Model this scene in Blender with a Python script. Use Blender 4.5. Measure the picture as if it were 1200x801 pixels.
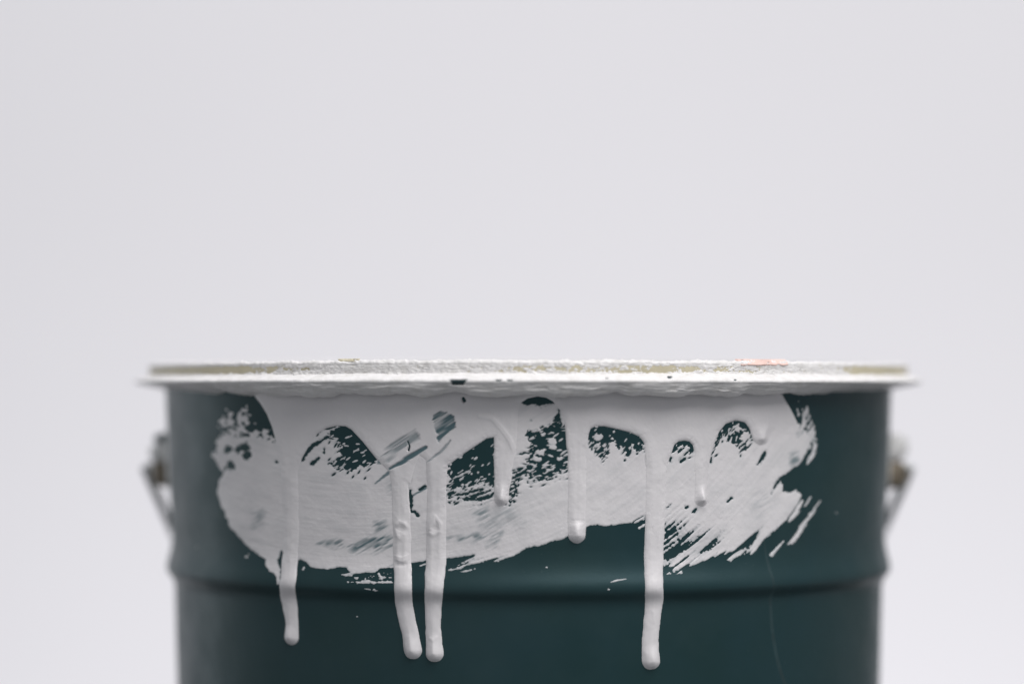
import bpy, bmesh, math
import numpy as np
from mathutils import Vector

for o in list(bpy.data.objects):
    bpy.data.objects.remove(o)
scene = bpy.context.scene
col = scene.collection
rng = np.random.default_rng(7)

# ------------------------------------------------------------------ camera
F = 3400.0                      # focal length in pixels of the 1200 px wide photograph
DIST = 1.12                     # camera to bucket axis, metres
HORIZON = 455.0                 # row of the eye line in the photograph
CZ = 0.300                      # eye height above the table
CAM = np.array([-19.0 / F * DIST, -DIST, CZ])
PITCH = math.atan((HORIZON - 400.5) / F)
cam_d = bpy.data.cameras.new('camera')
cam = bpy.data.objects.new('camera', cam_d)
col.objects.link(cam)
cam.location = CAM
cam.rotation_euler = (math.pi / 2 + PITCH, 0, 0)
cam_d.sensor_width = 36.0
cam_d.lens = 36.0 * F / 1200.0
cam_d.clip_start = 0.01
cam_d.clip_end = 50.0
cam_d.dof.use_dof = True
cam_d.dof.focus_distance = DIST - 0.128
cam_d.dof.aperture_fstop = 2.5
scene.camera = cam

# ------------------------------------------------------------------ world, lamps, exposure
world = bpy.data.worlds.new('World')
scene.world = world
world.use_nodes = True
bg = world.node_tree.nodes['Background']
bg.inputs[0].default_value = (0.93, 0.96, 1.0, 1)
bg.inputs[1].default_value = 0.26

def area(name, loc, target, sx, sy, power, color=(1, 1, 1)):
    d = bpy.data.lights.new(name, 'AREA')
    d.shape = 'RECTANGLE'
    d.size, d.size_y, d.energy, d.color = sx, sy, power, color
    o = bpy.data.objects.new(name, d)
    col.objects.link(o)
    o.location = loc
    o.rotation_euler = (Vector(target) - Vector(loc)).to_track_quat('-Z', 'Y').to_euler()
    return o

area('overhead_softbox', (0.60, -0.95, 1.55), (0.0, -0.10, 0.25), 1.5, 1.3, 27.0, (1.0, 0.985, 0.975))
area('backdrop_lamp', (-0.30, 0.05, 2.2), (-0.10, 0.95, 0.60), 2.4, 0.5, 16.5, (0.985, 0.97, 1.0))
area('side_sheen_lamp', (-1.25, 0.62, 0.45), (0.0, 0.0, 0.25), 0.45, 1.0, 1.0, (0.93, 0.97, 1.0))  # unseen lamp added to strengthen the sheen on the bucket's left side
area('wall_fill_lamp', (0.05, 0.42, -0.22), (0.0, 0.95, 0.34), 1.3, 0.2, 3.3, (0.985, 0.975, 1.0))  # added lamp, hidden low behind the table, that brightens the wall

vs = scene.view_settings
vs.view_transform = 'Standard'
vs.look = 'None'
vs.gamma = 1.0
vs.use_curve_mapping = False
vs.exposure = 0.0
scene.render.engine = 'CYCLES'
scene.cycles.use_denoising = True
scene.cycles.max_bounces = 8

# ------------------------------------------------------------------ small helpers
def tag(o, label=None, cat=None, kind=None):
    if label: o['label'] = label
    if cat: o['category'] = cat
    if kind: o['kind'] = kind
    return o

def mesh_obj(name, verts, faces, mat, parent=None, normals=None, smooth=True, attrs=None):
    me = bpy.data.meshes.new(name)
    verts = np.asarray(verts, dtype=np.float32)
    if isinstance(faces, np.ndarray):
        n = len(faces); k = faces.shape[1]
        me.vertices.add(len(verts)); me.vertices.foreach_set('co', verts.ravel())
        me.loops.add(n * k); me.loops.foreach_set('vertex_index', faces.astype(np.int32).ravel())
        me.polygons.add(n)
        me.polygons.foreach_set('loop_start', np.arange(0, n * k, k, dtype=np.int32))
        me.update(calc_edges=True)
    else:
        me.from_pydata([tuple(v) for v in verts], [], faces)
    me.polygons.foreach_set('use_smooth', [smooth] * len(me.polygons))
    for an, av in (attrs or {}).items():
        a = me.attributes.new(an, 'FLOAT', 'POINT')
        a.data.foreach_set('value', np.asarray(av, dtype=np.float32))
    me.validate()
    if normals is not None:
        me.normals_split_custom_set_from_vertices([tuple(v) for v in normals])
    me.materials.append(mat)
    o = bpy.data.objects.new(name, me)
    col.objects.link(o)
    if parent: o.parent = parent
    return o

def revolve(name, prof, mat, parent, segs=720, closed=False):
    prof = np.asarray(prof, float)
    th = np.linspace(0, 2 * math.pi, segs, endpoint=False)
    r, z = prof[:, 0], prof[:, 1]
    V = np.stack([np.outer(r, np.sin(th)), -np.outer(r, np.cos(th)), np.repeat(z[:, None], segs, 1)], -1).reshape(-1, 3)
    n = len(prof)
    i = np.arange(n if closed else n - 1)[:, None]; j = np.arange(segs)[None]
    a = i * segs + j; b = i * segs + (j + 1) % segs
    i2 = (i + 1) % n
    c = i2 * segs + (j + 1) % segs; d = i2 * segs + j
    return mesh_obj(name, V, np.stack([a, b, c, d], -1).reshape(-1, 4), mat, parent)

def tube(name, pts, rad, mat, parent, segs=16):
    pts = [Vector(p) for p in pts]
    V, faces = [], []
    up = Vector((0.13, 0.31, 0.94)).normalized()
    n = len(pts)
    for i, p in enumerate(pts):
        t = (pts[min(i + 1, n - 1)] - pts[max(i - 1, 0)]).normalized()
        a = t.cross(up).normalized(); b = t.cross(a)
        rr = rad[i] if hasattr(rad, '__len__') else rad
        for k in range(segs):
            q = 2 * math.pi * k / segs
            V.append(p + (a * math.cos(q) + b * math.sin(q)) * rr)
    for i in range(n - 1):
        for k in range(segs):
            faces.append((i * segs + k, i * segs + (k + 1) % segs, (i + 1) * segs + (k + 1) % segs, (i + 1) * segs + k))
    faces.append(tuple(range(segs - 1, -1, -1)))
    faces.append(tuple(range((n - 1) * segs, n * segs)))
    return mesh_obj(name, V, faces, mat, parent)

class Noise2:
    """tiling value noise with smooth interpolation"""
    def __init__(self, seed, n=256):
        self.g = np.random.default_rng(seed).uniform(-1, 1, (n, n)); self.n = n
    def __call__(self, x, y):
        xi = np.floor(x).astype(int); yi = np.floor(y).astype(int)
        fx = x - xi; fy = y - yi
        fx = fx * fx * fx * (fx * (fx * 6 - 15) + 10); fy = fy * fy * fy * (fy * (fy * 6 - 15) + 10)
        n = self.n; g = self.g
        a = g[xi % n, yi % n]; b = g[(xi + 1) % n, yi % n]; c = g[xi % n, (yi + 1) % n]; d = g[(xi + 1) % n, (yi + 1) % n]
        return (a * (1 - fx) + b * fx) * (1 - fy) + (c * (1 - fx) + d * fx) * fy
def fbm(seed, x, y, octv=3):
    s = 0; a = 1; t = 0
    for k in range(octv):
        s = s + a * Noise2(seed + k)(x * 2 ** k + 7.3 * k, y * 2 ** k + 3.1 * k); t += a; a *= 0.5
    return s / t

# ------------------------------------------------------------------ materials
def new_mat(name):
    m = bpy.data.materials.new(name); m.use_nodes = True
    nt = m.node_tree
    return m, nt, nt.nodes['Principled BSDF']
def N(nt, t, **kw):
    n = nt.nodes.new(t)
    for k, v in kw.items(): setattr(n, k, v)
    return n
def noise(nt, scale, detail=3, rough=0.5, vec=None):
    n = N(nt, 'ShaderNodeTexNoise')
    n.inputs['Scale'].default_value = scale; n.inputs['Detail'].default_value = detail; n.inputs['Roughness'].default_value = rough
    if vec is not None: nt.links.new(vec, n.inputs['Vector'])
    return n
def ramp(nt, fac, stops):
    r = N(nt, 'ShaderNodeValToRGB')
    el = r.color_ramp.elements
    while len(el) < len(stops): el.new(0.5)
    for e, (p, c) in zip(el, stops):
        e.position = p; e.color = (*c, 1) if len(c) == 3 else c
    nt.links.new(fac, r.inputs[0])
    return r
def mix(nt, fac, a, b):
    m = N(nt, 'ShaderNodeMix', data_type='RGBA')
    for s, v in ((m.inputs[0], fac), (m.inputs[6], a), (m.inputs[7], b)):
        if isinstance(v, (tuple, list)): s.default_value = (*v, 1)
        elif isinstance(v, (int, float)): s.default_value = v
        else: nt.links.new(v, s)
    return m.outputs[2]
def bump(nt, bsdf, h, strength, dist):
    b = N(nt, 'ShaderNodeBump')
    b.inputs['Strength'].default_value = strength; b.inputs['Distance'].default_value = dist
    nt.links.new(h, b.inputs['Height']); nt.links.new(b.outputs[0], bsdf.inputs['Normal'])
def objcoord(nt):
    return N(nt, 'ShaderNodeTexCoord').outputs['Object']
def math_node(nt, op, a, b=None, clamp=False):
    m = N(nt, 'ShaderNodeMath', operation=op); m.use_clamp = clamp
    for s, v in zip(m.inputs, (a, b)):
        if v is None: continue
        if isinstance(v, (int, float)): s.default_value = v
        else: nt.links.new(v, s)
    return m.outputs[0]

TEAL = (0.0135, 0.0330, 0.0385)
def teal_enamel():
    m, nt, b = new_mat('teal_enamel')
    co = objcoord(nt)
    blotch = noise(nt, 22, 4, 0.6, co)
    c1 = ramp(nt, blotch.outputs[0], [(0.3, (0.0105, 0.0325, 0.0330)), (0.7, (0.0125, 0.0375, 0.0440))])
    # pale dust and fine speckle lying on the enamel
    sp = noise(nt, 900, 2, 0.5, co)
    spr = ramp(nt, sp.outputs[0], [(0.68, (0, 0, 0)), (0.78, (1, 1, 1))])
    pat = noise(nt, 35, 3, 0.5, co)
    patr = ramp(nt, pat.outputs[0], [(0.45, (0, 0, 0)), (0.75, (1, 1, 1))])
    f = math_node(nt, 'MULTIPLY', spr.outputs[0], patr.outputs[0])
    f = math_node(nt, 'MULTIPLY', f, 0.10)
    cl = noise(nt, 9, 5, 0.65, co)
    clr = ramp(nt, cl.outputs[0], [(0.48, (0, 0, 0)), (0.80, (0.11, 0.11, 0.11))])
    cb = mix(nt, clr.outputs[0], c1.outputs[0], (0.13, 0.16, 0.165))
    c = mix(nt, f, cb, (0.30, 0.34, 0.35))
    nt.links.new(c, b.inputs['Base Color'])
    rn = noise(nt, 60, 4, 0.6, co)
    rr = ramp(nt, rn.outputs[0], [(0.3, (0.33, 0.33, 0.33)), (0.75, (0.47, 0.47, 0.47))])
    nt.links.new(rr.outputs[0], b.inputs['Roughness'])
    b.inputs['Specular IOR Level'].default_value = 0.55
    b.inputs['Specular Tint'].default_value = (0.62, 0.90, 1.0, 1)
    fine = noise(nt, 700, 3, 0.5, co)
    dent = noise(nt, 14, 2, 0.4, co)
    hsum = math_node(nt, 'ADD', math_node(nt, 'MULTIPLY', fine.outputs[0], 0.05), math_node(nt, 'MULTIPLY', dent.outputs[0], 2.0))
    bump(nt, b, hsum, 0.35, 0.0010)
    return m
M_TEAL = teal_enamel()

WHITE = (0.70, 0.685, 0.70)
def white_paint():
    m, nt, b = new_mat('white_wall_paint')
    co = objcoord(nt)
    at = N(nt, 'ShaderNodeAttribute', attribute_name='thin')
    tone = noise(nt, 55, 4, 0.55, co)
    tr = ramp(nt, tone.outputs[0], [(0.3, (0.790, 0.765, 0.785)), (0.7, (0.850, 0.825, 0.840))])
    c = mix(nt, at.outputs['Fac'], tr.outputs[0], (0.060, 0.135, 0.160))
    nt.links.new(c, b.inputs['Base Color'])
    b.inputs['Roughness'].default_value = 0.35
    b.inputs['Specular IOR Level'].default_value = 0.5
    big = noise(nt, 140, 4, 0.6, co)
    bump(nt, b, big.outputs[0], 0.18, 0.0012)
    return m
M_PAINT = white_paint()

def rim_paint_mat():
    m, nt, b = new_mat('rim_crust_paint')
    co = objcoord(nt)
    tone = noise(nt, 260, 5, 0.65, co)
    tr = ramp(nt, tone.outputs[0], [(0.30, (0.70, 0.685, 0.67)), (0.55, (0.80, 0.785, 0.785))])
    ch = N(nt, 'ShaderNodeAttribute', attribute_name='chip')
    nt.links.new(mix(nt, ch.outputs['Fac'], tr.outputs[0], TEAL), b.inputs['Base Color'])
    b.inputs['Roughness'].default_value = 0.48
    big = noise(nt, 420, 4, 0.65, co)
    bump(nt, b, big.outputs[0], 0.22, 0.0010)
    return m
M_RIM = rim_paint_mat()

def lacquer():
    """gold lacquered neck of the pail, the white crust upon it is a mesh of its own"""
    m, nt, b = new_mat('gold_lacquer')
    co = objcoord(nt)
    n = noise(nt, 90, 4, 0.6, co)
    r = ramp(nt, n.outputs[0], [(0.3, (0.50, 0.455, 0.33)), (0.7, (0.64, 0.585, 0.43))])
    nt.links.new(r.outputs[0], b.inputs['Base Color'])
    b.inputs['Roughness'].default_value = 0.42
    bump(nt, b, noise(nt, 900, 3, 0.5, co).outputs[0], 0.2, 0.0005)
    return m
M_GOLD = lacquer()

def plain(name, c, rough, metal=0.0, var=0.15, scale=120, bumpv=0.1):
    m, nt, b = new_mat(name)
    co = objcoord(nt)
    n = noise(nt, scale, 4, 0.6, co)
    lo = tuple(x * (1 - var) for x in c); hi = tuple(min(1, x * (1 + var)) for x in c)
    r = ramp(nt, n.outputs[0], [(0.3, lo), (0.7, hi)])
    nt.links.new(r.outputs[0], b.inputs['Base Color'])
    b.inputs['Roughness'].default_value = rough; b.inputs['Metallic'].default_value = metal
    bump(nt, b, n.outputs[0], bumpv, 0.0006)
    return m
M_STEEL = plain('galvanised_steel', (0.80, 0.80, 0.79), 0.30, 0.15)
M_WIRE = plain('dull_wire', (0.72, 0.74, 0.75), 0.35, 0.1)
M_RUST = plain('rusty_brown_steel', (0.21, 0.175, 0.13), 0.45, 0.3, 0.5, 300)
M_EARWHITE = plain('highlit_ear_steel', (0.88, 0.87, 0.86), 0.25, 0.0, 0.06)  # right ear's highlight put into the pale colour of its hood
M_PINK = plain('salmon_paint', (0.78, 0.56, 0.50), 0.6)
M_BACK = plain('white_backdrop_paper', (0.785, 0.775, 0.80), 0.9, 0.0, 0.006, 3, 0.02)
M_FILL = plain('wet_white_paint', (0.74, 0.73, 0.73), 0.25, 0.0, 0.03, 40, 0.05)

# ------------------------------------------------------------------ white wall behind, dark table below the frame
YW, XL, XR = 0.95, -1.9, 0.66
V = [(XL, YW, -0.75), (XR, YW, -0.75), (XR, YW, 2.6), (XL, YW, 2.6), (XL, YW + 0.05, -0.75), (XR, YW + 0.05, -0.75), (XR, YW + 0.05, 2.6), (XL, YW + 0.05, 2.6)]
box_faces = [(0, 1, 2, 3), (5, 4, 7, 6), (1, 5, 6, 2), (4, 0, 3, 7), (3, 2, 6, 7), (4, 5, 1, 0)]
tag(mesh_obj('wall', V, box_faces, M_BACK, smooth=False), 'plain white wall behind the bucket', kind='structure')
M_TABLE = plain('dark_table_top', (0.045, 0.045, 0.047), 0.5, 0, 0.2, 30)
V = [(x, y, z) for z in (-0.03, 0.0) for x, y in ((-0.45, -0.24), (0.45, -0.24), (0.45, 0.32), (-0.45, 0.32))]
tag(mesh_obj('table_top', V, [(3, 2, 1, 0), (4, 5, 6, 7), (0, 1, 5, 4), (1, 2, 6, 5), (2, 3, 7, 6), (3, 0, 4, 7)], M_TABLE, smooth=False), 'dark table top under the bucket', kind='structure')

# ------------------------------------------------------------------ the bucket
def RPX(px):                      # half width seen in the photograph -> radius
    return DIST * math.sin(math.atan(px / F))
def ZS(y):                        # row seen at the bucket's side -> height
    return CZ - (y - HORIZON) / F * 1.10
bucket = bpy.data.objects.new('paint_bucket', None)
col.objects.link(bucket)
bucket.empty_display_size = 0.1
tag(bucket, 'dark teal metal paint bucket smeared with white paint and long drips below its rim', 'bucket')

# wall radius by height
W_PTS = [(448, 425.5), (470, 425), (600, 419.0), (626, 417.4), (638, 418.0), (648, 419.8), (656, 422.2), (662, 423.8), (666.5, 424.0), (670, 422.8), (674, 418.8), (678, 415.0), (684, 413.9), (700, 413.6), (800, 411)]
wz = np.array([ZS(a) for a, b in W_PTS][::-1]); wr = np.array([RPX(b) for a, b in W_PTS][::-1])
wz = np.concatenate([[0.012], wz]); wr = np.concatenate([[0.1285], wr])
_zz = np.linspace(0.012, ZS(448), 1600)
_rr = np.interp(_zz, wz, wr)
ker = np.exp(-0.5 * (np.arange(-24, 25) * (_zz[1] - _zz[0]) / 0.0012) ** 2); ker /= ker.sum()
_rr = np.convolve(np.pad(_rr, 24, mode='edge'), ker, 'valid')
def wall_r(z):
    return np.interp(z, _zz, _rr)
Z_TOP = ZS(454)
rows = np.concatenate([np.linspace(0.012, 0.17, 40), np.arange(0.1704, Z_TOP, 0.0005), [Z_TOP]])
body_prof = [(0.1235, 0.0), (0.1262, 0.0008), (0.1285, 0.003), (0.1292, 0.006), (0.1287, 0.010)] + [(float(wall_r(z)), float(z)) for z in rows]
revolve('body', body_prof, M_TEAL, bucket)
revolve('base', [(0.0005, 0.004), (0.06, 0.004), (0.120, 0.0045), (0.1229, 0.001)], M_TEAL, bucket, 180)

# flared flange under the neck
R_TIP, R_NECK = RPX(460.5), RPX(444.0)
r0 = float(wall_r(Z_TOP))
fl = [(r0 - 0.0008, ZS(456.5)), (RPX(432), ZS(454.2)), (RPX(445), ZS(451.2)), (RPX(454), ZS(449.4)), (R_TIP - 0.0003, ZS(448.4)), (R_TIP, ZS(447.2)),
      (R_TIP - 0.0004, ZS(446.0)), (RPX(454.5), ZS(444.2)), (RPX(448.5), ZS(442.2)), (R_NECK + 0.0003, ZS(440.5)), (R_NECK - 0.0004, ZS(440.2))]
revolve('flange', fl, M_TEAL, bucket)
# neck: gold lacquered ring, rounded top, then the inside wall going down
ZN0, ZN1 = ZS(441.5), ZS(427.5)
neck = [(R_NECK - 0.0002, ZN0), (R_NECK, ZN0 + 0.0006), (R_NECK, ZN1 - 0.0012), (R_NECK - 0.0003, ZN1 - 0.0004), (R_NECK - 0.0010, ZN1), (R_NECK - 0.0018, ZN1 - 0.0003),
        (R_NECK - 0.0022, ZN1 - 0.0012), (R_NECK - 0.0022, ZN0 + 0.0005), (r0 - 0.0012, ZS(458)), (r0 - 0.0014, ZS(470))]
revolve('neck', neck, M_GOLD, bucket)
inner = [(r0 - 0.0014, ZS(470)), (RPX(414), ZS(600)), (0.1278, 0.10), (0.1265, 0.0060)]
revolve('inside_wall', inner, M_GOLD, bucket, 240)
revolve('paint_fill', [(0.0004, 0.212), (0.10, 0.212), (0.128, 0.2122), (0.1325, 0.2128), (RPX(417.0) - 0.0022, 0.2150)], M_FILL, bucket, 240)

# ------------------------------------------------------------------ paint on the wall, measured on the photograph and laid on the bucket's surface
cp, sp_ = math.cos(PITCH), math.sin(PITCH)
def project(P):
    d = P - CAM
    fwd = d[..., 1] * cp + d[..., 2] * sp_
    up = -d[..., 1] * sp_ + d[..., 2] * cp
    return 600 + F * d[..., 0] / fwd, 400.5 - F * up / fwd

def sdf_poly(poly, U, V):
    """signed distance, positive inside; U, V flat arrays"""
    p = np.asarray(poly, float); n = len(p)
    d = np.full(U.shape, 1e18); ins = np.zeros(U.shape, bool)
    for i in range(n):
        a = p[i]; b = p[(i + 1) % n]; e = b - a
        wx = U - a[0]; wy = V - a[1]
        t = np.clip((wx * e[0] + wy * e[1]) / max(e @ e, 1e-9), 0, 1)
        d = np.minimum(d, (wx - e[0] * t) ** 2 + (wy - e[1] * t) ** 2)
        if a[1] != b[1]:
            c = ((a[1] <= V) != (b[1] <= V)) & (U < a[0] + (V - a[1]) / (b[1] - a[1]) * e[0])
            ins ^= c
    d = np.sqrt(d)
    return np.where(ins, d, -d)
def sdf_path(path, U, V):
    """rounded variable width stroke: list of (x, y, half width); positive inside. Also returns the position along it"""
    best = np.full(U.shape, -1e9); along = np.zeros(U.shape)
    L = 0; tot = sum(math.dist(a[:2], b[:2]) for a, b in zip(path, path[1:]))
    for a, b in zip(path, path[1:]):
        ex, ey = b[0] - a[0], b[1] - a[1]; l2 = ex * ex + ey * ey
        t = np.clip(((U - a[0]) * ex + (V - a[1]) * ey) / l2, 0, 1)
        d = (a[2] + (b[2] - a[2]) * t) - np.hypot(U - a[0] - ex * t, V - a[1] - ey * t)
        s = (L + t * math.sqrt(l2)) / tot
        m = d > best
        best = np.where(m, d, best); along = np.where(m, s, along)
        L += math.sqrt(l2)
    return best, along
def smooth_path(path, sub=6):
    p = np.asarray(path, float)
    if len(p) < 3: return [tuple(q) for q in p]
    q = np.vstack([2 * p[0] - p[1], p, 2 * p[-1] - p[-2]]); out = []
    for i in range(1, len(q) - 2):
        for t in np.linspace(0, 1, sub, endpoint=False):
            out.append(tuple(0.5 * (2 * q[i] + (q[i + 1] - q[i - 1]) * t + (2 * q[i - 1] - 5 * q[i] + 4 * q[i + 1] - q[i + 2]) * t ** 2 + (3 * q[i] - q[i - 1] - 3 * q[i + 1] + q[i + 2]) * t ** 3)))
    out.append(tuple(p[-1]))
    return out
def smax(a, b, k):
    h = np.clip(0.5 + 0.5 * (a - b) / k, 0, 1)
    return b + (a - b) * h + k * h * (1 - h)

# grid over the painted part of the wall
NT, NZ = 1300, 530
th = np.linspace(math.radians(-65), math.radians(58), NT)
zz = np.linspace(ZS(760), Z_TOP - 0.00005, NZ)
TH, ZZ = np.meshgrid(th, zz)
RW = wall_r(ZZ)
P0 = np.stack([RW * np.sin(TH), -RW * np.cos(TH), ZZ], -1)
U, Vv = project(P0)
US, VS = U.ravel(), Vv.ravel()

# brush strokes sweep in arcs
cx, cy = 430.0, 170.0
RR = np.hypot(U - cx, Vv - cy); AA = np.arctan2(U - cx, Vv - cy) * 480
streak = 0.65 * Noise2(31)(RR / 2.6, AA / 26) + 0.45 * Noise2(32)(RR / 5.5 + 40, AA / 60) 
streakf = 0.6 * Noise2(33)(RR / 1.5, AA / 14) + 0.4 * Noise2(34)(RR / 3.2, AA / 34)
grain = fbm(40, U / 5.0, Vv / 5.0, 3)
lump = fbm(50, U / 22.0, Vv / 22.0, 3)
speck = 0.6 * Noise2(36)(U / 2.0, Vv / 2.0) + 0.5 * Noise2(37)(U / 3.4 + 11, Vv / 3.4) + 0.35 * streakf

SMEAR = [(254, 578), (256, 566), (262, 554), (267, 545), (262, 536), (257, 528), (256, 517), (262, 508), (275, 512), (288, 512), (300, 513), (315, 516), (330, 520), (330, 470), (600, 455), (920, 490),
         (935, 497), (944, 505), (950, 513), (949, 521), (941, 537), (930, 548), (922, 554), (913, 559), (907, 567), (903.5, 578), (910, 570), (915, 562.5), (918, 574),
         (926, 576), (933, 574), (938, 580), (935, 589), (930, 597), (922, 609), (913, 616), (905, 624), (896, 634), (888, 646), (881, 652.5), (876, 650), (880, 641), (888, 627), (896, 612), (885, 622), (872, 634),
         (860, 643), (846, 648), (830, 655), (815, 660), (804, 662), (790, 669), (788, 664), (778, 664), (770, 640), (760, 603), (748, 607), (740, 612), (727, 613), (712, 616), (700, 615), (688, 617),
         (676, 625), (662, 630), (640, 637), (617, 642), (604, 650), (585, 656), (566, 659), (548, 661), (555, 655), (556, 650), (545, 651), (530, 654), (520, 654), (500, 656.5), (482, 658.5), (462, 661.5), (440, 668), (424, 671.5),
         (412, 672), (408, 669), (407, 665), (395, 664), (383, 667), (372, 666), (364, 664), (360, 658), (352, 655), (345, 657), (335, 660), (328, 652), (325, 655), (329, 668), (327.5, 684), (325, 684), (321, 670),
         (316, 669), (311, 662), (311, 655), (303, 650), (290, 640), (280, 628), (271, 619), (265, 605), (260, 593)]
HOLES = [  # (polygon, raggedness, noise kind)
    ([(396, 500), (405, 498), (413, 502), (426, 517), (443, 538), (437, 542), (431, 540), (427, 548), (421, 545), (413, 552), (405, 549), (398, 547), (391, 548), (386, 543), (394, 539), (401, 533), (398, 527), (400, 520), (396, 513), (388, 512), (384, 508)], 3.0, 's'),
    ([(526, 542), (540, 533), (555, 523), (570, 513), (582, 508), (582, 574), (575, 572), (566, 566), (556, 572), (548, 570), (540, 580), (536, 572), (526, 588)], 5.0, 's'),
    ([(594, 590), (600, 562), (605, 554), (617, 549), (620, 537), (622, 520), (616, 507), (620, 503), (632, 505), (640, 500), (650, 496), (666, 497), (667, 548), (655, 556), (640, 560), (628, 552), (614, 556), (606, 566), (603, 578), (599, 588)], 4.2, 'g'),
    ([(608, 472), (614, 462), (650, 462), (648, 471), (641, 473), (632, 475.5), (622, 474)], 2.0, 'g'),
    ([(655, 480), (657, 493), (648, 493), (652, 487)], 1.2, 'g'),
    ([(688, 512), (689, 498), (708, 496), (738, 503), (757, 512), (757, 526), (749, 520), (746, 528), (741, 520), (736, 531), (730, 520), (724, 524), (716, 512), (711, 520), (712, 530), (706, 541), (701, 530), (697, 520), (693, 512)], 4.6, 'g'),
    ([(786, 530), (788, 518), (795, 513), (808, 513), (815, 520), (814, 528), (809, 532), (805, 529), (808, 525), (803, 521.5), (797, 522), (793, 527)], 3.4, 'g'),
    ([(831, 533), (836, 516), (842, 502), (850, 493), (862, 489), (875, 491), (881, 501), (880, 508), (884, 515), (879, 512), (873, 503), (866, 498), (858, 501), (852, 506), (846, 508), (841, 516), (838, 525), (834, 534)], 2.6, 'g'),
    ([(851, 510), (858, 508), (864, 504), (868, 508), (867, 514), (872, 518), (873, 527), (869, 528), (864, 520), (856, 518)], 4.5, 'g'),
]
HOLE_STROKES = [  # thin scraped lines and specks
    [(354, 539, 1.8), (358, 532, 2.0), (364, 524, 2.2), (374, 518, 1.6), (384, 511, 1.6)], [(371, 509, 1.4), (378, 502.5, 1.8), (392, 499, 2.4)],
    [(364, 543, 1.2), (367, 542, 2.4), (373, 537, 1.0)], [(324, 541, 1.9), (325, 541.5, 1.7)], [(380, 526, 1.1), (380, 530, 0.7)],
    [(543, 466.5, 1.6), (544, 469, 2.0)], [(649, 470, 1.5), (649.5, 470.5, 1.4)], [(622, 492, 0.9), (622.5, 492.5, 0.9)], [(655, 480, 1.3), (654, 485, 1.0)],
    [(480.5, 576, 1.9), (481.5, 586, 2.2), (482, 598, 1.0), (486, 600, 1.3), (489.5, 603, 1.7)], [(491, 574, 1.0), (498, 569, 1.8)], [(786, 536, 1.2), (785.5, 540, 1.0)], [(798, 540, 1.8), (802, 537.5, 2.0)], [(795, 529, 1.5), (798, 527, 1.4)],
    [(833, 537, 1.2), (833, 541, 1.2)], [(896, 531, 2.2), (893, 537, 2.2), (888, 544, 0.9)], [(853, 587, 0.8), (857, 583, 1.4)], [(804, 594, 1.8), (806, 593.5, 1.2)], [(813, 599, 2.0), (815, 597, 1.6)], [(330, 647, 2.6), (329, 653, 2.0)],
    [(478, 517, 0.8), (480, 522, 0.7), (479, 527, 1.2)], [(754, 526, 0.9), (757, 525, 0.9)]]
EXTRA = [  # isolated strokes of paint
    [(961, 587, 0.7), (952, 600, 2.2), (940, 616, 3.0), (930, 632, 3.0), (924, 638, 1.2)], [(950, 582, 0.8), (944, 592, 1.4)], [(939, 587, 2.0), (931, 603, 2.6), (924, 611, 1.0)],
    [(918, 634, 1.0), (912, 641, 1.8), (904, 650, 1.8)], [(873, 643, 1.6), (867, 648, 2.2), (859, 653, 1.4)], [(570, 650, 0.8), (556, 656, 1.6), (540, 664, 1.6), (525, 668, 0.6)],
    [(493, 662.5, 1.0), (500, 660, 0.8)], [(444, 672, 1.2), (447, 677, 2.2)],
    [(577, 657, 0.9), (584, 656, 1.4)], [(716, 681.5, 0.35), (724, 679.5, 0.6), (734, 678, 0.4)], [(713, 690, 0.7), (714, 691, 0.7)], [(744, 612, 1.0), (754, 606, 1.6)], [(749, 618, 1.0), (754, 615, 1.6)],
    [(231, 640, 0.8), (231.5, 641, 0.7)], [(640, 664, 0.5), (641, 664.5, 0.5)], [(418, 722, 0.5), (419, 722, 0.5)], [(980, 600, 0.6), (980.5, 601, 0.6)],
    [(289, 652, 1.6), (292, 649, 1.0)], [(943, 489, 0.5), (944, 500, 1.6)], [(955, 515, 1.0), (953, 532, 2.2), (946, 543, 1.2)], [(934, 478, 0.8), (936, 486, 1.2)], [(941, 480, 0.8), (942, 492, 2.0), (939, 503, 2.4)],
    [(255, 525, 1.6), (259, 517, 2.6)], [(256, 532, 2.0), (259, 535, 1.4)], [(356, 665, 1.0), (355, 667, 0.8)], [(530, 561, 1.3), (548, 552, 1.4), (556, 545, 0.5)]]

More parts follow.
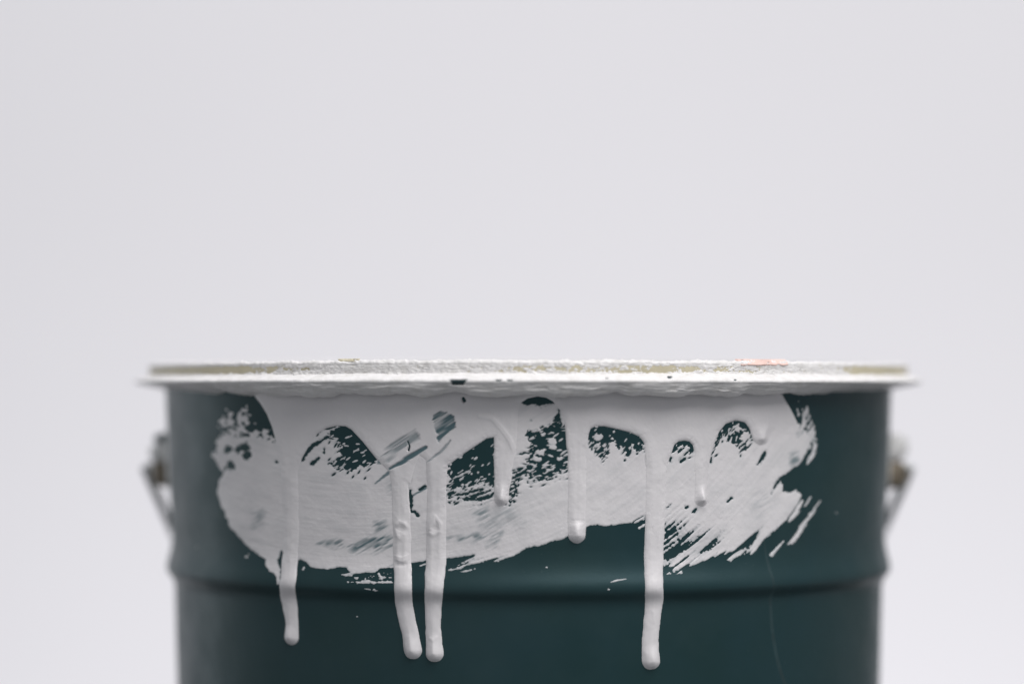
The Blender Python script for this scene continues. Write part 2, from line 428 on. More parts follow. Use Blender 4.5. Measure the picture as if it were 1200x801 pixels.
def build_smear_field():
    S = sdf_poly(SMEAR, US, VS).reshape(U.shape)
    edge_amp = 1.0 + 2.2 * np.clip((U - 560) / 300, 0, 1) 
    S = S + edge_amp * 0.8 * streak + 0.8 * grain + 0.5 * speck
    # blots where the brush lifted off at the left
    for bx, by, br in ((262, 492, 4), (272, 484, 2.5), (286, 481, 3), (289, 487, 3.5), (291, 497, 3), (281, 502, 6), (275, 507, 6), (257, 517, 5), (283, 491, 6), (270, 494, 4), (301, 509, 5), (311, 506, 4), (313, 512, 4), (297, 513, 5), (267, 516, 6), (257, 532, 5), (318, 517, 5), (264, 543, 6)):
        d = br - np.hypot(U - bx, (Vv - by) * 0.9) + 6.5 * grain + 1.2 * streakf + 3.6 * speck
        S = np.maximum(S, np.minimum(d, 2.0))
    for bx, by, br in ((287, 524, 5), (289, 533, 5), (279, 527, 4), (268, 527, 4), (271, 546, 5)):
        d = br - np.hypot(U - bx, Vv - by) + 3.5 * grain
        S = np.minimum(S, -d)
    for poly, amp, kind in HOLES:
        p = np.asarray(poly)
        m = (U > p[:, 0].min() - 14) & (U < p[:, 0].max() + 14) & (Vv > p[:, 1].min() - 14) & (Vv < p[:, 1].max() + 14)
        d = sdf_poly(poly, U[m], Vv[m])
        q = streakf[m] * amp * 0.9 + grain[m] * amp * 0.3 + speck[m] * amp * 0.55 if kind == 's' else streakf[m] * amp * 0.5 + grain[m] * amp * 0.8 + speck[m] * amp * 0.8
        S[m] = np.minimum(S[m], -(d + q))
    # islands of paint left inside the bigger scraped holes
    for bx, by, br in ((637, 508, 3.2), (646, 517, 6), (628, 522, 2.5), (634, 530, 5), (648, 523, 3.4), (630, 538, 5), (642, 548, 6), (625, 512, 2), (656, 538, 3), (700, 512, 5), (708, 522, 3), (699, 522, 2.5)):
        d = br - np.hypot(U - bx, (Vv - by) * 1.5) + 2.4 * grain + 1.2 * streakf + 2.2 * speck
        S = np.maximum(S, np.minimum(d, 1.5))
    # dry brush: streaks opening up towards the lower end of the stroke
    def dry(x0, y0, x1, y1, bias, soft):
        w = np.minimum.reduce([(U - x0) / soft, (x1 - U) / soft, (Vv - y0) / soft, (y1 - Vv) / soft])
        return np.clip(w, -1, 1) * bias
    w = 1.25 * np.exp(-((U - 776) / 40) ** 2 - ((Vv - 634) / 34) ** 2) + 0.55 * np.exp(-((U - 832) / 22) ** 2 - ((Vv - 632) / 16) ** 2)
    S = np.where(U > 772, np.minimum(S, (0.92 - w + 0.9 * streak + 0.25 * speck) * 4.0 + 60 * np.clip(0.22 - w, 0, 1)), S)
    w = np.exp(-((U - 640) / 32) ** 2 - ((Vv - 552) / 14) ** 2)
    S = np.minimum(S, (0.95 - w + 0.8 * streak + 0.35 * speck) * 4.0 + 60 * np.clip(0.22 - w, 0, 1))
    w = np.exp(-((U - 552) / 30) ** 2 - ((Vv - 580) / 12) ** 2)
    S = np.minimum(S, (0.95 - w + 0.8 * streak + 0.35 * speck) * 4.0 + 60 * np.clip(0.22 - w, 0, 1))
    w = 0.9 * np.exp(-((U - 938) / 14) ** 2 - ((Vv - 500) / 26) ** 2) + 0.8 * np.exp(-((U - 940) / 12) ** 2 - ((Vv - 590) / 20) ** 2)
    S = np.minimum(S, (0.95 - w + 0.8 * streak + 0.25 * speck) * 4.0 + 60 * np.clip(0.22 - w, 0, 1))
    w = 0.75 * np.exp(-((U - 445) / 60) ** 2 - ((Vv - 671) / 6) ** 2) + 0.75 * np.exp(-((U - 585) / 60) ** 2 - ((Vv - 656) / 6) ** 2)
    S = np.minimum(S, (0.95 - w + 0.8 * streak + 0.25 * speck) * 4.0 + 60 * np.clip(0.22 - w, 0, 1))
    # small touches of the bristles: paint dabs left in the holes, scrapes beyond them
    mr = np.random.default_rng(11)
    for hi, (poly, amp, kind) in enumerate(HOLES):
        if hi in (3, 4): continue
        p = np.asarray(poly, float); x0, y0 = p.min(0); x1, y1 = p.max(0)
        n = int((x1 - x0) * (y1 - y0) / 9.0)
        px = mr.uniform(x0, x1, n); py = mr.uniform(y0, y1 + 12, n)
        d = sdf_poly(poly, px, py); t = (py - y0) / (y1 - y0)
        ang = {0: 35, 1: 38, 2: 12}.get(hi, 55)
        for k in range(n):
            a = math.radians(ang + mr.normal(0, 14) + (35 * max(0, t[k] - 0.55) if hi == 2 else 0)); la = mr.uniform(1.2, 4.2); lb = mr.uniform(0.55, 1.25)
            if d[k] > 0: on = mr.uniform() < (0.10 + 0.75 * t[k] ** 2) * ({0: 0.36, 1: 0.62}.get(hi, 0.75))
            else: on = mr.uniform() < 0.55 * math.exp(d[k] / 4.0) and t[k] > 0.3
            if not on: continue
            m = (abs(U - px[k]) < 7) & (abs(Vv - py[k]) < 7)
            du, dv = U[m] - px[k], Vv[m] - py[k]
            al = du * math.cos(a) - dv * math.sin(a); ac = du * math.sin(a) + dv * math.cos(a)
            q = (1 - np.sqrt((al / la) ** 2 + (ac / lb) ** 2)) * lb + 0.35 * speck[m]
            S[m] = np.maximum(S[m], np.minimum(q * 1.6, 1.2)) if d[k] > 0 else np.minimum(S[m], -q * 1.6)
    for st in map(smooth_path, HOLE_STROKES):
        p = np.asarray(st); m = (abs(U - p[:, 0].mean()) < 40) & (abs(Vv - p[:, 1].mean()) < 40)
        d, _ = sdf_path(st, U[m], Vv[m])
        S[m] = np.minimum(S[m], -(d + 0.8 * streakf[m] + 0.9 * speck[m]))
    for st in map(smooth_path, EXTRA):
        p = np.asarray(st); m = (abs(U - p[:, 0].mean()) < 60) & (abs(Vv - p[:, 1].mean()) < 60)
        d, _ = sdf_path(st, U[m], Vv[m])
        S[m] = np.maximum(S[m], np.minimum(d + (1.5 * streakf[m] + 0.8 * speck[m]) * min(1.0, p[:, 2].max() / 1.5), 1.6))
    for poly, th in (([(414, 676), (437, 674), (460, 675), (460, 684), (440, 692), (420, 688)], -0.30), ([(400, 672), (430, 668), (463, 660), (463, 669), (440, 677), (404, 684)], -0.02), ([(522, 668), (560, 650), (590, 643), (588, 657), (545, 669)], 0.05),
                     ([(936, 470), (947, 476), (958, 512), (956, 535), (944, 550), (949, 515)], 0.02), ([(775, 600), (800, 610), (800, 672), (780, 672), (774, 640)], 0.0), ([(850, 655), (880, 636), (882, 652), (860, 660)], 0.1)):
        d = sdf_poly(poly, US, VS).reshape(U.shape)
        S = np.maximum(S, np.minimum(np.minimum(d * 0.8 + 1.2 * streakf, (streak + 0.35 * speck - th) * 4.0), 1.4))
    return S
S = build_smear_field()
fade = np.clip(S / 6, 0, 1)
hS = np.where(S > 0, 1 - np.exp(-np.maximum(S, 0) / 1.3), np.maximum(S, -3) * 0.7) * 0.00016
hS = hS + np.clip(S / 3, 0, 1) * (0.000022 * streak + 0.000018 * streakf + 0.00004 * grain + 0.00009 * lump + 0.000012 * speck)
hS = np.where(S > 0.6, np.maximum(hS, 0.00002), hS)
# places where the brush left the coat so thin that the teal shows through
THIN = [([(444, 541), (458, 521), (487, 502), (492, 514), (472, 526), (456, 540)], 0.62, 2), ([(508, 486), (515, 482.5), (525, 483), (532, 489), (533, 500), (526, 504), (514, 517), (513, 506), (508, 501)], 0.95, 0.8),
        ([(410, 640), (430, 631), (445, 624), (460, 630), (460, 640), (440, 645), (415, 645)], 0.55, 5), ([(372, 636), (400, 633), (412, 640), (390, 642)], 0.45, 3), ([(440, 612), (452, 611), (454, 621), (442, 622)], 0.45, 4),
        ([(555, 600), (572, 594), (578, 606), (562, 614)], 0.42, 5), ([(524, 630), (560, 625), (572, 629), (540, 636)], 0.42, 3), ([(296, 600), (308, 598), (308, 616), (298, 618)], 0.3, 5), ([(575, 625), (590, 622), (580, 640), (570, 640)], 0.35, 3),
        ([(925, 532), (934, 528), (935, 540), (927, 545)], 0.45, 3), ([(890, 570), (910, 585), (890, 605), (880, 590)], 0.14, 8), ([(800, 640), (850, 620), (840, 640), (810, 655)], 0.12, 8), ([(560, 600), (600, 590), (610, 610), (570, 630)], 0.22, 8), ([(455, 565), (478, 560), (478, 590), (460, 590)], 0.25, 5)]
THIN_LINES = [([(457, 549, 1.4), (470, 542, 2.4), (484, 533, 2.8), (499, 524, 2.2)], 0.95), ([(440, 566, 1), (456, 553, 2)], 0.5), ([(528, 516, 1.2), (519, 527, 1.5), (508, 536, 1.0), (501, 541, 0.5)], 0.6), ([(484, 580, 1.0), (498, 572, 1.6)], 0.6), ([(506, 566, 0.6), (515, 555, 1.0)], 0.4)]
thin = np.zeros(U.shape)
ca, sa = math.cos(math.radians(30)), math.sin(math.radians(30))
AL, AC = U * ca - Vv * sa, U * sa + Vv * ca
sd = 0.6 * Noise2(141)(AC / 1.9, AL / 9) + 0.5 * Noise2(142)(AC / 4.5, AL / 26)
for poly, a, soft in THIN:
    p = np.asarray(poly); m = (U > p[:, 0].min() - 20) & (U < p[:, 0].max() + 20) & (Vv > p[:, 1].min() - 20) & (Vv < p[:, 1].max() + 20)
    d = sdf_poly(poly, U[m], Vv[m])
    thin[m] = np.maximum(thin[m], a * np.clip(0.5 + (d + 2.6 * sd[m]) / (soft * 2), 0, 1) * np.clip(0.72 + 1.1 * sd[m], 0.05, 1))
for st, a in THIN_LINES:
    d, _ = sdf_path(st, US, VS); d = d.reshape(U.shape)
    thin = np.maximum(thin, a * np.clip(0.5 + (d + 0.8 * streakf) / 1.6, 0, 1))
thin = np.clip(thin * 1.7, 0, 0.96)
thin = np.maximum(thin, np.clip(0.42 - S / 4.0, 0, 0.42) * (S < 3))
thin = thin + (1 - thin) * np.clip(0.02 + 0.07 * streak + 0.09 * lump, 0, 0.14)           # feathered edges

# the poured coat: a curtain under the rim that runs out into drips
CURTAIN = [(289, 430), (290, 457), (297, 462), (305, 472), (313, 485), (319, 500), (323, 515), (326, 530), (330, 548), (335, 560), (346, 560), (350, 548), (354, 536), (362, 522), (372, 508), (382, 501.5), (395, 498.5), (405, 499),
           (412, 503), (425, 517), (441, 537), (455, 551), (461, 566), (481, 566), (486, 546), (492, 533), (499, 538), (501, 562), (521, 562), (525, 545), (540, 533.5), (555, 523.5), (570, 513.5), (579, 512), (580, 545), (600, 545),
           (605, 525), (606, 500), (607, 483), (610, 472), (618, 466.5), (630, 464), (640, 465.5), (648, 470), (657, 481), (662, 497), (664.5, 525), (688, 525), (689.5, 509), (692, 502), (698, 499), (708, 499), (722, 502), (738, 506),
           (750, 511.5), (755, 519), (756.5, 545), (781, 545), (787, 530), (790, 521), (795, 517), (802, 515.8), (808, 517), (812, 521), (814, 530), (814.5, 550), (829, 550), (833.5, 532), (837.5, 518), (842.5, 506), (850, 496.5),
           (862, 492), (873, 494.5), (878, 501), (881, 508), (885, 515), (892, 518), (898, 515), (902, 507), (908, 503), (918, 507), (930, 509), (937, 504), (933, 492), (927, 480), (920, 468), (914, 457), (913, 430)]
DRIPS = [  # (path, body thickness, bulb thickness)
    ([(339, 550, 9.5), (341, 600, 9.0), (340.5, 640, 8.8), (338.5, 672, 9.0), (337, 690, 8.8), (340, 712, 8.0), (342.2, 732, 7.6), (342.0, 746.5, 8.6)], 0.0011, 0.0022),
    ([(468, 555, 9.0), (470, 590, 9.8), (471.5, 640, 10.4), (472, 680, 10.2), (473, 705, 9.8), (477, 725, 9.4), (481.5, 745, 9.4), (484, 761.5, 10.4)], 0.0012, 0.0025),
    ([(512, 552, 10.5), (511.5, 600, 11.4), (511, 650, 11.6), (508.5, 690, 10.8), (507.5, 712, 9.8), (507.8, 740, 9.0), (509.8, 764.5, 10.3)], 0.0012, 0.0026),
    ([(590, 535, 11.0), (589.5, 556, 10.0), (588, 576, 8.6), (587.8, 583.5, 8.8)], 0.0010, 0.0024),
    ([(676, 515, 11.0), (676, 560, 10.6), (675.6, 600, 10.4), (676, 626, 10.0)], 0.0010, 0.0024),
    ([(769, 535, 11.8), (767.8, 600, 11.4), (766.2, 650, 11.0), (766.5, 690, 10.4), (767, 703, 10.2), (764.5, 725, 9.8), (762.4, 750, 9.8), (762.6, 773.5, 10.2)], 0.0012, 0.0025),
    ([(821.8, 540, 7.4), (821.8, 565, 7.2), (821.2, 585.0, 7.8)], 0.0009, 0.0025),
    ([(890, 500, 8.5), (891, 511.5, 9.5)], 0.0008, 0.0020)]
Cc = sdf_poly(CURTAIN, US, VS).reshape(U.shape)
C = Cc.copy()
thick = np.full(U.shape, 0.00062)
owner = np.full(U.shape, -1, int)
wob = fbm(60, U / 9.0, Vv / 14.0, 2)
for i, (path, tb, tt) in enumerate(DRIPS):
    x = np.array([p[0] for p in path]); m = (U > x.min() - 40) & (U < x.max() + 40)
    path = smooth_path(path)
    d, s = sdf_path(path, U[m], Vv[m])
    ye = path[-1][1]; wmax = path[-1][2]
    # swollen end of the drip
    e = np.exp(-((U[m] - path[-1][0]) ** 2 + ((Vv[m] - ye + 1) * 0.85) ** 2) / (wmax * 1.15) ** 2)
    run = np.clip((Vv[m] - 600) / 90, 0, 1)
    tb = tb * (0.55 + 0.45 * run)
    t = tb + (tt - tb) * e
    d = d + 0.85 * wob[m]
    near = np.clip((d + 4) / 8, 0, 1); near = near * near * (3 - 2 * near)
    y0 = path[0][1]
    blend = near * np.clip((Vv[m] - y0 + 12) / 35, 0, 1)
    thick[m] = thick[m] * (1 - blend) + t * blend
    C[m] = smax(C[m], d, 3.0)
    ow = owner[m]; ow[(Vv[m] > y0 + 14) & (d > -6)] = i; owner[m] = ow
thick = thick * (1 - 0.75 * np.clip((U - 897) / 10, 0, 1) * np.clip((Vv - 478) / 20, 0, 1))
RND = np.clip(2.6 + np.clip(thick - 0.0006, 0, 1) * 5200, 2.6, 6.6)
prof_c = np.sqrt(np.clip(1 - (1 - np.clip(C / (RND * 1.5), 0, 1)) ** 2, 0, 1)) * 0.7 + 0.3 * np.clip(C / (RND * 1.5), 0, 1)
soft = np.clip(S / 3, 0, 1)
sC = np.clip(C / 8.0, 0, 1); sC = sC * sC * (3 - 2 * sC)
prof_c = prof_c * (1 - 0.55 * soft) + sC * 0.55 * soft
hC = np.where(C > 0, thick * prof_c, np.maximum(C, -3) * 0.00022)
inside = np.clip(C / 5, 0, 1)
hC = hC + inside * (0.00012 * lump + 0.00003 * grain)
# wrinkled skin on the two middle drips, sags and skin ridges
for st, a in (([(562, 487, 1.2), (577, 490, 1.6), (588, 502, 2.0), (598, 516, 2.0), (605, 532, 2.0), (612, 538, 1.2)], 0.00032), ([(655, 609, 1.0), (672, 611, 1.8), (694, 609, 1.0)], -0.00025), ([(461, 652, 2.0), (473, 655, 2.4), (484, 650, 2)], 0.00035), ([(461, 661, 0.8), (474, 661.5, 1.2), (482, 659, 0.8)], -0.0003),
    ([(462, 616, 0.8), (469, 611, 1.2), (475, 613, 1.0), (479, 617, 0.7)], 0.0003), ([(463, 619, 0.8), (466, 626, 1.0), (470, 630, 1.2), (474, 626, 0.8)], 0.00025), ([(466, 618, 1.5), (472, 620, 2.0)], -0.0002),
    ([(505, 619, 0.8), (508, 613, 1.0), (511, 605, 1.0), (517, 614, 1.4), (516, 622, 1.0)], 0.0003), ([(504, 624, 0.8), (509, 626, 1.0), (514, 624, 0.8)], 0.00022), ([(510, 618, 1.8), (513, 619, 1.5)], -0.0002),
    ([(505, 747, 0.8), (509, 749, 1.2), (513, 746, 0.8)], 0.0002), ([(764, 716, 0.6), (765, 728, 0.8)], 0.00012)):
    d, _ = sdf_path(st, US, VS); d = d.reshape(U.shape)
    hC = hC + inside * a * np.exp(-np.clip(-d, 0, 20) / 2.0)
hC = np.where(C > 0.8, np.maximum(hC, 0.00002), hC)
sm = np.maximum(hS, 0) * np.clip(1 - C / 14, 0, 1)
hCs = hC + sm

def surf(off):
    R = RW + off
    P = np.stack([R * np.sin(TH), -R * np.cos(TH), ZZ], -1)
    gy, gx = np.gradient(P, axis=0), np.gradient(P, axis=1)
    n = np.cross(gx, gy); n /= np.linalg.norm(n, axis=-1, keepdims=True)
    return P, n
def grid_faces(mask):
    """quads whose four corners touch the mask"""
    m = mask[:-1, :-1] | mask[1:, :-1] | mask[:-1, 1:] | mask[1:, 1:]
    i, j = np.nonzero(m)
    return np.stack([i * NT + j, i * NT + j + 1, (i + 1) * NT + j + 1, (i + 1) * NT + j], -1), i, j
def sub_obj(name, P, Nn, f, mat, parent, th_attr=None):
    u, inv = np.unique(f, return_inverse=True)
    at = {'thin': th_attr.ravel()[u]} if th_attr is not None else None
    return mesh_obj(name, P.reshape(-1, 3)[u], inv.reshape(f.shape), mat, parent, Nn.reshape(-1, 3)[u], True, at)

P, Nn = surf(hS)
f, i, j = grid_faces((hS > -0.00002) & (C < 9))
smear = sub_obj('paint_smear', P, Nn, f, M_PAINT, bucket, thin)
smear['label'] = 'white brushed smear with scraped holes and dry streaked ends'
P, Nn = surf(hCs)
f, i, j = grid_faces(C > -1.5)
own = owner[i, j]
cthin = thin * np.clip(1.0 - C / 30, 0, 1) * 0.0
for a, px in (((444, 541), 0),):
    pass
# brush drawn through the pour: the same thin scrapes show there
scr = np.zeros(U.shape)
ca, sa = math.cos(math.radians(33)), math.sin(math.radians(33))
AL, AC = U * ca - Vv * sa, U * sa + Vv * ca
sdiag = 0.6 * Noise2(131)(AC / 1.7, AL / 22) + 0.5 * Noise2(132)(AC / 4.0, AL / 40)
for poly, a, soft in THIN[:2]:
    d = sdf_poly(poly, US, VS).reshape(U.shape)
    scr = np.maximum(scr, a * np.clip(0.5 + (d + 2.4 * sdiag) / (soft * 2), 0, 1) * np.clip(0.66 + 0.95 * sdiag, 0.1, 1))
for st, a in THIN_LINES[:3]:
    d, _ = sdf_path(st, US, VS); d = d.reshape(U.shape)
    scr = np.maximum(scr, a * np.clip(0.5 + (d + 0.8 * streakf) / 1.6, 0, 1))
hCs = hCs - np.clip(scr * 1.5, 0, 1) * np.maximum(hC - 0.0001, 0) * 0.85
for st in (HOLE_STROKES[5], HOLE_STROKES[20]):
    d, _ = sdf_path(st, US, VS); d = d.reshape(U.shape)
    hCs = np.where(d > -0.6, np.minimum(hCs, -d * 0.0003), hCs)
P, Nn = surf(hCs)
sub_obj('paint_curtain', P, Nn, f[own < 0], M_PAINT, bucket, scr)['label'] = 'poured white coat hanging below the rim'
for k in range(len(DRIPS)):
    if (own == k).sum() > 50:
        sub_obj('paint_drip', P, Nn, f[own == k], M_PAINT, bucket, scr * 0)

# ------------------------------------------------------------------ crusted paint on the flange
NTF = 2400
thf = np.linspace(0, 2 * math.pi, NTF, endpoint=False)
tdeg = np.degrees((thf + math.pi) % (2 * math.pi) - math.pi)
flp = np.array(fl)
# resample the flange section
seg = np.r_[0, np.cumsum(np.hypot(*np.diff(flp, axis=0).T))]
NS = 72
sN = np.linspace(0, seg[-1], NS)
pr = np.stack([np.interp(sN, seg, flp[:, 0]), np.interp(sN, seg, flp[:, 1])], -1)
k5 = np.array([1, 2, 3, 2, 1]) / 9
for c in range(2): pr[2:-2, c] = np.convolve(pr[:, c], k5, 'valid')
tg = np.gradient(pr, axis=0); tg /= np.linalg.norm(tg, axis=1, keepdims=True)
nr = np.stack([tg[:, 1], -tg[:, 0]], -1)                 # outward
if nr[NS // 2, 0] < 0: nr = -nr
arc = thf * 0.146 * 1000                                 # mm along the rim
SS, TT = np.meshgrid(sN * 1000, arc, indexing='ij')
per = 2 * math.pi * 146
def wrapn(seed, sx, sy, octv=3):                         # noise that closes round the rim
    w = np.clip((TT - (per - 20)) / 20, 0, 1)
    return fbm(seed, SS / sx, TT / sy, octv) * (1 - w) + fbm(seed, SS / sx, (TT - per) / sy, octv) * w
l1, l2, l3 = wrapn(80, 4, 9), wrapn(84, 1.1, 1.6), wrapn(88, 0.5, 0.6, 2)
# thicker where the pour ran over the front
front = np.exp(-(tdeg / 48.0) ** 4)[None, :]
base = 0.00022 + 0.00022 * front
low = np.clip(1 - SS / 5.0, 0, 1)                         # lower return of the flange
off = base * (1 + 0.75 * l1) + 0.00009 * l2 + 0.00003 * l3
# ragged lower end of the coat where it thins out to bare metal at the sides
bare = np.clip((abs(tdeg[None, :]) - 62) / 20, 0, 1)
off = off - 0.0012 * bare * np.clip(1 - SS / (3.0 + 1.5 * l1), 0, 1)
# where the pour ran over, the coat hangs from the edge as a rounded roll
tip = int(np.argmax(pr[:, 0]))
q = np.clip((pr[:, 0] - r0) / (R_TIP - r0), 0, 1)[:, None]
under = (np.arange(NS) <= tip)[:, None]
roll = np.exp(-((tdeg + 2) / 54.0) ** 6)[None, :]
hang = 0.0016 + 0.0018 * wrapn(91, 60, 10, 4)[:1] + 0.0009 * np.exp(-((tdeg[None, :] + 33) / 6.5) ** 2)
rb = np.where(under, r0 + (R_TIP - r0) * np.maximum(q, 1e-4) ** (1 - 0.84 * roll), pr[:, 0][:, None])
zb = np.where(under, pr[:, 1][:, None] - roll * (1 - q) ** 0.9 * np.maximum(hang, 0.0003), pr[:, 1][:, None])
lumps = under * roll * np.clip(1.6 * (1 - q) + 0.2, 0, 1) * (0.0006 * wrapn(121, 3.5, 8, 2) + 0.00012 * wrapn(125, 1.0, 2.2, 2))
Rf = rb + nr[:, 0][:, None] * off + lumps
Zf = zb + nr[:, 1][:, None] * off * np.where(under, 0.5, 1.0)
# chips knocked out of the edge, down to the enamel
def th_of(px, r=0.1495): return math.degrees(math.asin((px - 619) / F * (DIST - r * 0.97) / r))
Pf = np.stack([Rf * np.sin(thf), -Rf * np.cos(thf), Zf], -1)
UF, VF = project(Pf)
chip = np.zeros(UF.shape); frontside = (abs(tdeg) < 80)[None, :] & (Rf > RPX(447))
for px, vy, hw, hh in ((536, 447.6, 10, 3.8), (584, 445.6, 3.8, 1.5), (597.5, 445.6, 3.6, 1.5), (785, 441.8, 3.0, 1.5), (711, 443, 1.4, 0.8), (862, 445, 1.6, 0.8), (433, 452, 0, 0)):
    if hw == 0: continue
    du, dv = UF - px, VF - vy
    d = 1 - np.maximum(abs(du) / (hw * (1 - 0.22 * dv / hh)), abs(dv) / hh) + 0.14 * l2
    chip = np.maximum(chip, np.clip(d * 4, 0, 1) * frontside)
Rf = Rf - chip * 0.0006
Zf = Zf - chip * 0.0001
Pf = np.stack([Rf * np.sin(thf), -Rf * np.cos(thf), Zf], -1)
ii, jj = np.meshgrid(np.arange(NS - 1), np.arange(NTF), indexing='ij')
a = ii * NTF + jj; b = ii * NTF + (jj + 1) % NTF
ff = np.stack([a, b, b + NTF, a + NTF], -1).reshape(-1, 4)
mesh_obj('rim_paint', Pf.reshape(-1, 3), ff, M_RIM, bucket, attrs={'chip': chip.ravel()})['label'] = 'thick white paint crusted over the flange, chipped at the front'

# crust on the neck: white flecks, thick along its top edge and thin in the middle where the gold shows
nk = np.array(neck[:8])
seg = np.r_[0, np.cumsum(np.hypot(*np.diff(nk, axis=0).T))]
NS2 = 64
sN = np.linspace(0, seg[-1], NS2)
pr2 = np.stack([np.interp(sN, seg, nk[:, 0]), np.interp(sN, seg, nk[:, 1])], -1)
tg = np.gradient(pr2, axis=0); tg /= np.linalg.norm(tg, axis=1, keepdims=True)
nr2 = np.stack([tg[:, 1], -tg[:, 0]], -1)
SS, TT = np.meshgrid(sN * 1000, arc, indexing='ij')
hh = (pr2[:, 1] - ZN0)[:, None] / (ZN1 - ZN0)            # 0 at the foot, 1 at the crown
n1, n2, n3 = wrapn(95, 1.2, 4.0), wrapn(99, 0.5, 0.9), wrapn(103, 0.30, 0.45, 2)
t = tdeg[None, :]
gap_l = np.clip((-t - 30) / 18, 0, 1)                    # bare lacquer towards the left side
gap_r = np.clip((t - 49) / 5, 0, 1)                      # and at the right side
gap_m = 0.75 * np.exp(-((t - 18) / 15) ** 2)
gap_c = 0.45 * np.exp(-((t + 2) / 11) ** 2)
mid = np.exp(-((hh - 0.45) / 0.30) ** 4)
cov = 0.55 - mid * (1.35 * gap_l + 1.5 * gap_r + 1.0 * gap_m + 0.5 * gap_c + 0.10) + 0.55 * n1 + 0.40 * n2 + 0.25 * n3 + 0.5 * np.clip((hh - 0.82) / 0.15, 0, 1)
offn = np.where(cov > 0, 0.00028 * (1 - np.exp(-cov / 0.25)) + 0.00022 * cov * (0.5 + 0.5 * n2), np.maximum(cov, -0.5) * 0.0005) + np.clip(cov * 3, 0, 1) * (0.00004 * n3 + 0.00006 * n2)
crown = np.clip((hh - 0.78) / 0.2, 0, 1) * np.exp(-(t / 52) ** 4)
clot = np.exp(-((hh - 0.06) / 0.16) ** 2) * np.exp(-(t / 58) ** 6) * np.clip(wrapn(141, 2.0, 1.7, 3) + 0.35 * n1 - 0.05, 0, 1)
offn = offn + clot * 0.0016
offn = offn + crown * (0.00030 + 0.00035 * n1 + 0.00010 * n2)
Rf = pr2[:, 0][:, None] + nr2[:, 0][:, None] * offn
Zf = pr2[:, 1][:, None] + nr2[:, 1][:, None] * offn
Pf = np.stack([Rf * np.sin(thf), -Rf * np.cos(thf), Zf], -1)
ii, jj = np.meshgrid(np.arange(NS2 - 1), np.arange(NTF), indexing='ij')
keep = (cov[:-1] > -0.3) | (cov[1:] > -0.3)
ii, jj = ii[keep], jj[keep]
a = ii * NTF + jj; b = ii * NTF + (jj + 1) % NTF
ff = np.stack([a, b, b + NTF, a + NTF], -1)
u, inv = np.unique(ff, return_inverse=True)
mesh_obj('neck_crust', Pf.reshape(-1, 3)[u], inv.reshape(ff.shape), M_RIM, bucket)['label'] = 'flaking white paint crust on the gold neck'

# salmon and ochre dabs sitting on the crown of the neck
def dab(name, px0, px1, y0, y1, mat, seed):
    n, m = 160, 24
    ts = np.radians(np.linspace(th_of(px0, R_NECK), th_of(px1, R_NECK), n))
    zs = np.linspace(CZ - (y1 - HORIZON) / F * (DIST - 0.14), CZ - (y0 - HORIZON) / F * (DIST - 0.14), m)
    T2, Z2 = np.meshgrid(ts, zs)
    x = np.linspace(-1, 1, n)[None]; y = np.linspace(-1, 1, m)[:, None]
    nz = fbm(seed, np.linspace(0, (px1 - px0) / 6.0, n)[None] + 0 * y, np.linspace(0, 2.5, m)[:, None] + 0 * x, 3)
    fld = 0.95 - np.maximum(abs(x) ** 4, abs(y) ** 4) + 1.3 * nz
    o = np.clip(fld, -1, 0.8) * 0.0009
    R2 = R_NECK + np.where(np.maximum(abs(x), abs(y)) > 0.98, -0.0012, o)
    R2 = R2 - np.clip(Z2 - ZN1 + 0.0006, 0, 1) * 1.0
    Pd = np.stack([R2 * np.sin(T2), -R2 * np.cos(T2), Z2], -1)
    i2, j2 = np.meshgrid(np.arange(m - 1), np.arange(n - 1), indexing='ij')
    a = (i2 * n + j2).ravel()
    return mesh_obj(name, Pd.reshape(-1, 3), np.stack([a, a + 1, a + n + 1, a + n], -1), mat, bucket)
dab('paint_dab', 868, 931, 419.8, 427.5, M_PINK, 201)['label'] = 'salmon pink dab of old paint'
dab('paint_dab', 388, 413, 419.6, 423.0, M_GOLD, 205)['label'] = 'small ochre dab of old paint'

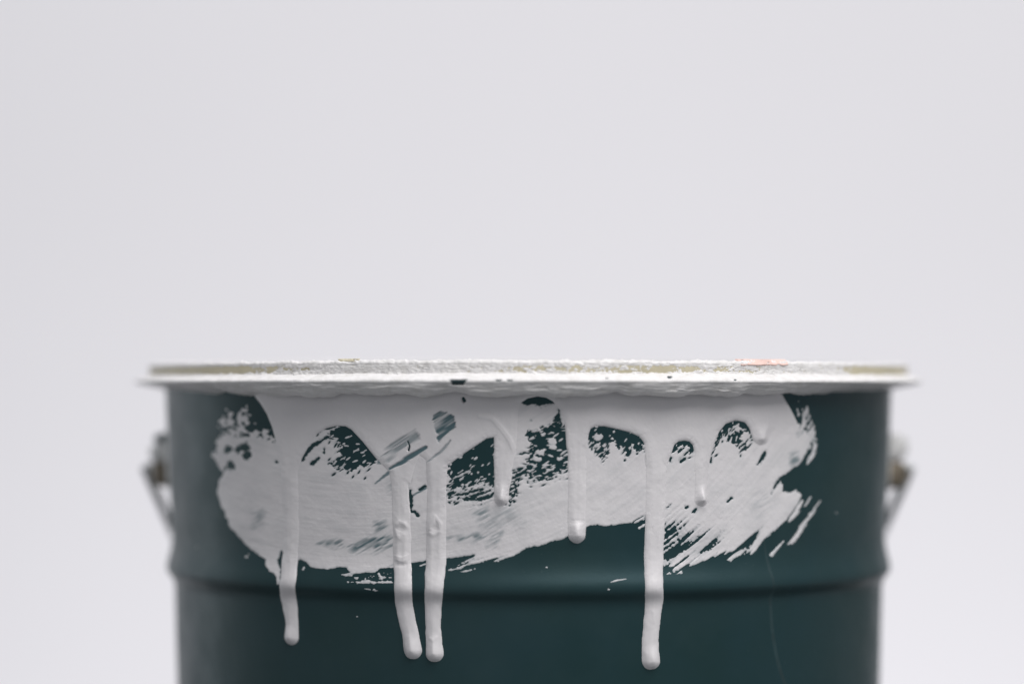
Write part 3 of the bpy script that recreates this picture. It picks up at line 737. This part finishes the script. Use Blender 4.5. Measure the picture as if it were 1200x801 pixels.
# ------------------------------------------------------------------ bail ears and wire handle
def ear(side):
    """a stamped ear welded on the wall: curved plate, domed cup, brown boss below"""
    s = side
    zc = ZS(540); rw = float(wall_r(zc))
    V = []; faces = []
    n, m = 13, 13
    for i in range(n):                                    # plate following the wall, with rounded corners
        for j in range(m):
            a = -1 + 2 * i / (n - 1); b = -1 + 2 * j / (m - 1)
            k = (1 - 0.5 * a * a) ** 0.5; k2 = (1 - 0.5 * b * b) ** 0.5
            w, h = 0.017 * a * k2, 0.0135 * b * k
            bulge = 0.0009 if max(abs(a), abs(b)) < 0.99 else -0.0005
            r = float(wall_r(zc + h)) + bulge; q = w / rw
            V.append((s * r * math.cos(q), r * math.sin(q) * s, zc + h))
    for i in range(n - 1):
        for j in range(m - 1):
            faces.append((i * m + j, (i + 1) * m + j, (i + 1) * m + j + 1, i * m + j + 1))
    plate = mesh_obj('bail_ear', V, faces, M_STEEL, bucket)
    # cup: a hood that stands out from the plate, open beneath
    def shell(name, z0, z1, r_out, half, mat, power):
        V = []; faces = []; n, m = 15, 17
        for i in range(n):
            t = i / (n - 1); z = z1 + (z0 - z1) * t
            k = max(0.0, 1 - abs(2 * t - 1) ** power) ** (1 / power)
            for j in range(m):
                a = math.pi * j / (m - 1)
                w = half * math.cos(a) * (0.35 + 0.65 * k); o = r_out * math.sin(a) * k - 0.0006
                r = float(wall_r(z)) + 0.0006 + o
                V.append((s * r, w, z))
        for i in range(n - 1):
            for j in range(m - 1):
                faces.append((i * m + j, i * m + j + 1, (i + 1) * m + j + 1, (i + 1) * m + j))
        return mesh_obj(name, V, faces, mat, plate)
    if s < 0:
        shell('hood_cap', ZS(522), ZS(507), 0.0062, 0.0085, M_TEAL, 2.4)
        shell('hood', ZS(543), ZS(519), 0.0082, 0.0095, M_STEEL, 3.0)
        shell('boss', ZS(573), ZS(540), 0.0075, 0.0085, M_RUST, 3.2)
    else:
        shell('hood', ZS(541), ZS(508), 0.0085, 0.0095, M_EARWHITE, 3.0)
        shell('boss', ZS(576), ZS(539), 0.0088, 0.0085, M_RUST, 2.6)
    return plate
ear(-1); ear(1)

# wire: stub through the ear, sharp bend, then down and round behind the bucket
zp = ZS(551)
XP = RPX(454)
half = [(XP, 0.003), (0.1365, 0.037), (0.124, 0.070), (0.106, 0.105), (0.078, 0.135), (0.040, 0.153), (0.0, 0.158)]
half = half + [(-x, y) for x, y in half[-2::-1]]
pts = [(float(wall_r(zp)) + 0.0015, 0.002, zp + 0.0015), (XP - 0.006, 0.0020, zp + 0.0018), (XP - 0.002, 0.0022, zp + 0.0012)]
pts += [(x, y, zp - 1.05 * (y - 0.003)) for x, y in smooth_path(half, 10)]
pts += [(-p[0], p[1], p[2]) for p in pts[2::-1]]
handle = tube('handle', pts, 0.0017, M_WIRE, bucket)
handle['label'] = 'dull steel wire bail hanging down behind the bucket'

# old scuff running down the enamel
sc = np.array(smooth_path([(893, 632, 1.0), (897, 660, 2.6), (903, 700, 3.0), (908, 745, 3.4), (918, 785, 3.8), (932, 815, 3.0)], 14))
V = []; faces = []
for k, (px, py, hw) in enumerate(sc):
    t0 = math.asin((px - 619) / F * (DIST - 0.11) / 0.1365)
    z0 = CZ - (py - HORIZON) / F * (DIST - 0.1365 * math.cos(t0))
    for e in (-1, 0, 1):
        tt = t0 + e * hw / F * 0.985 / 0.1365
        r = float(wall_r(z0)) + (0.00004 if e == 0 else -0.00001)
        V.append((r * math.sin(tt), -r * math.cos(tt), z0))
    if k: faces += [(3 * k - 3, 3 * k - 2, 3 * k + 1, 3 * k), (3 * k - 2, 3 * k - 1, 3 * k + 2, 3 * k + 1)]
M_SCUFF = plain('pale_scuff', (0.019, 0.048, 0.054), 0.5, 0, 0.25, 200)
mesh_obj('scuff', V, faces, M_SCUFF, bucket)
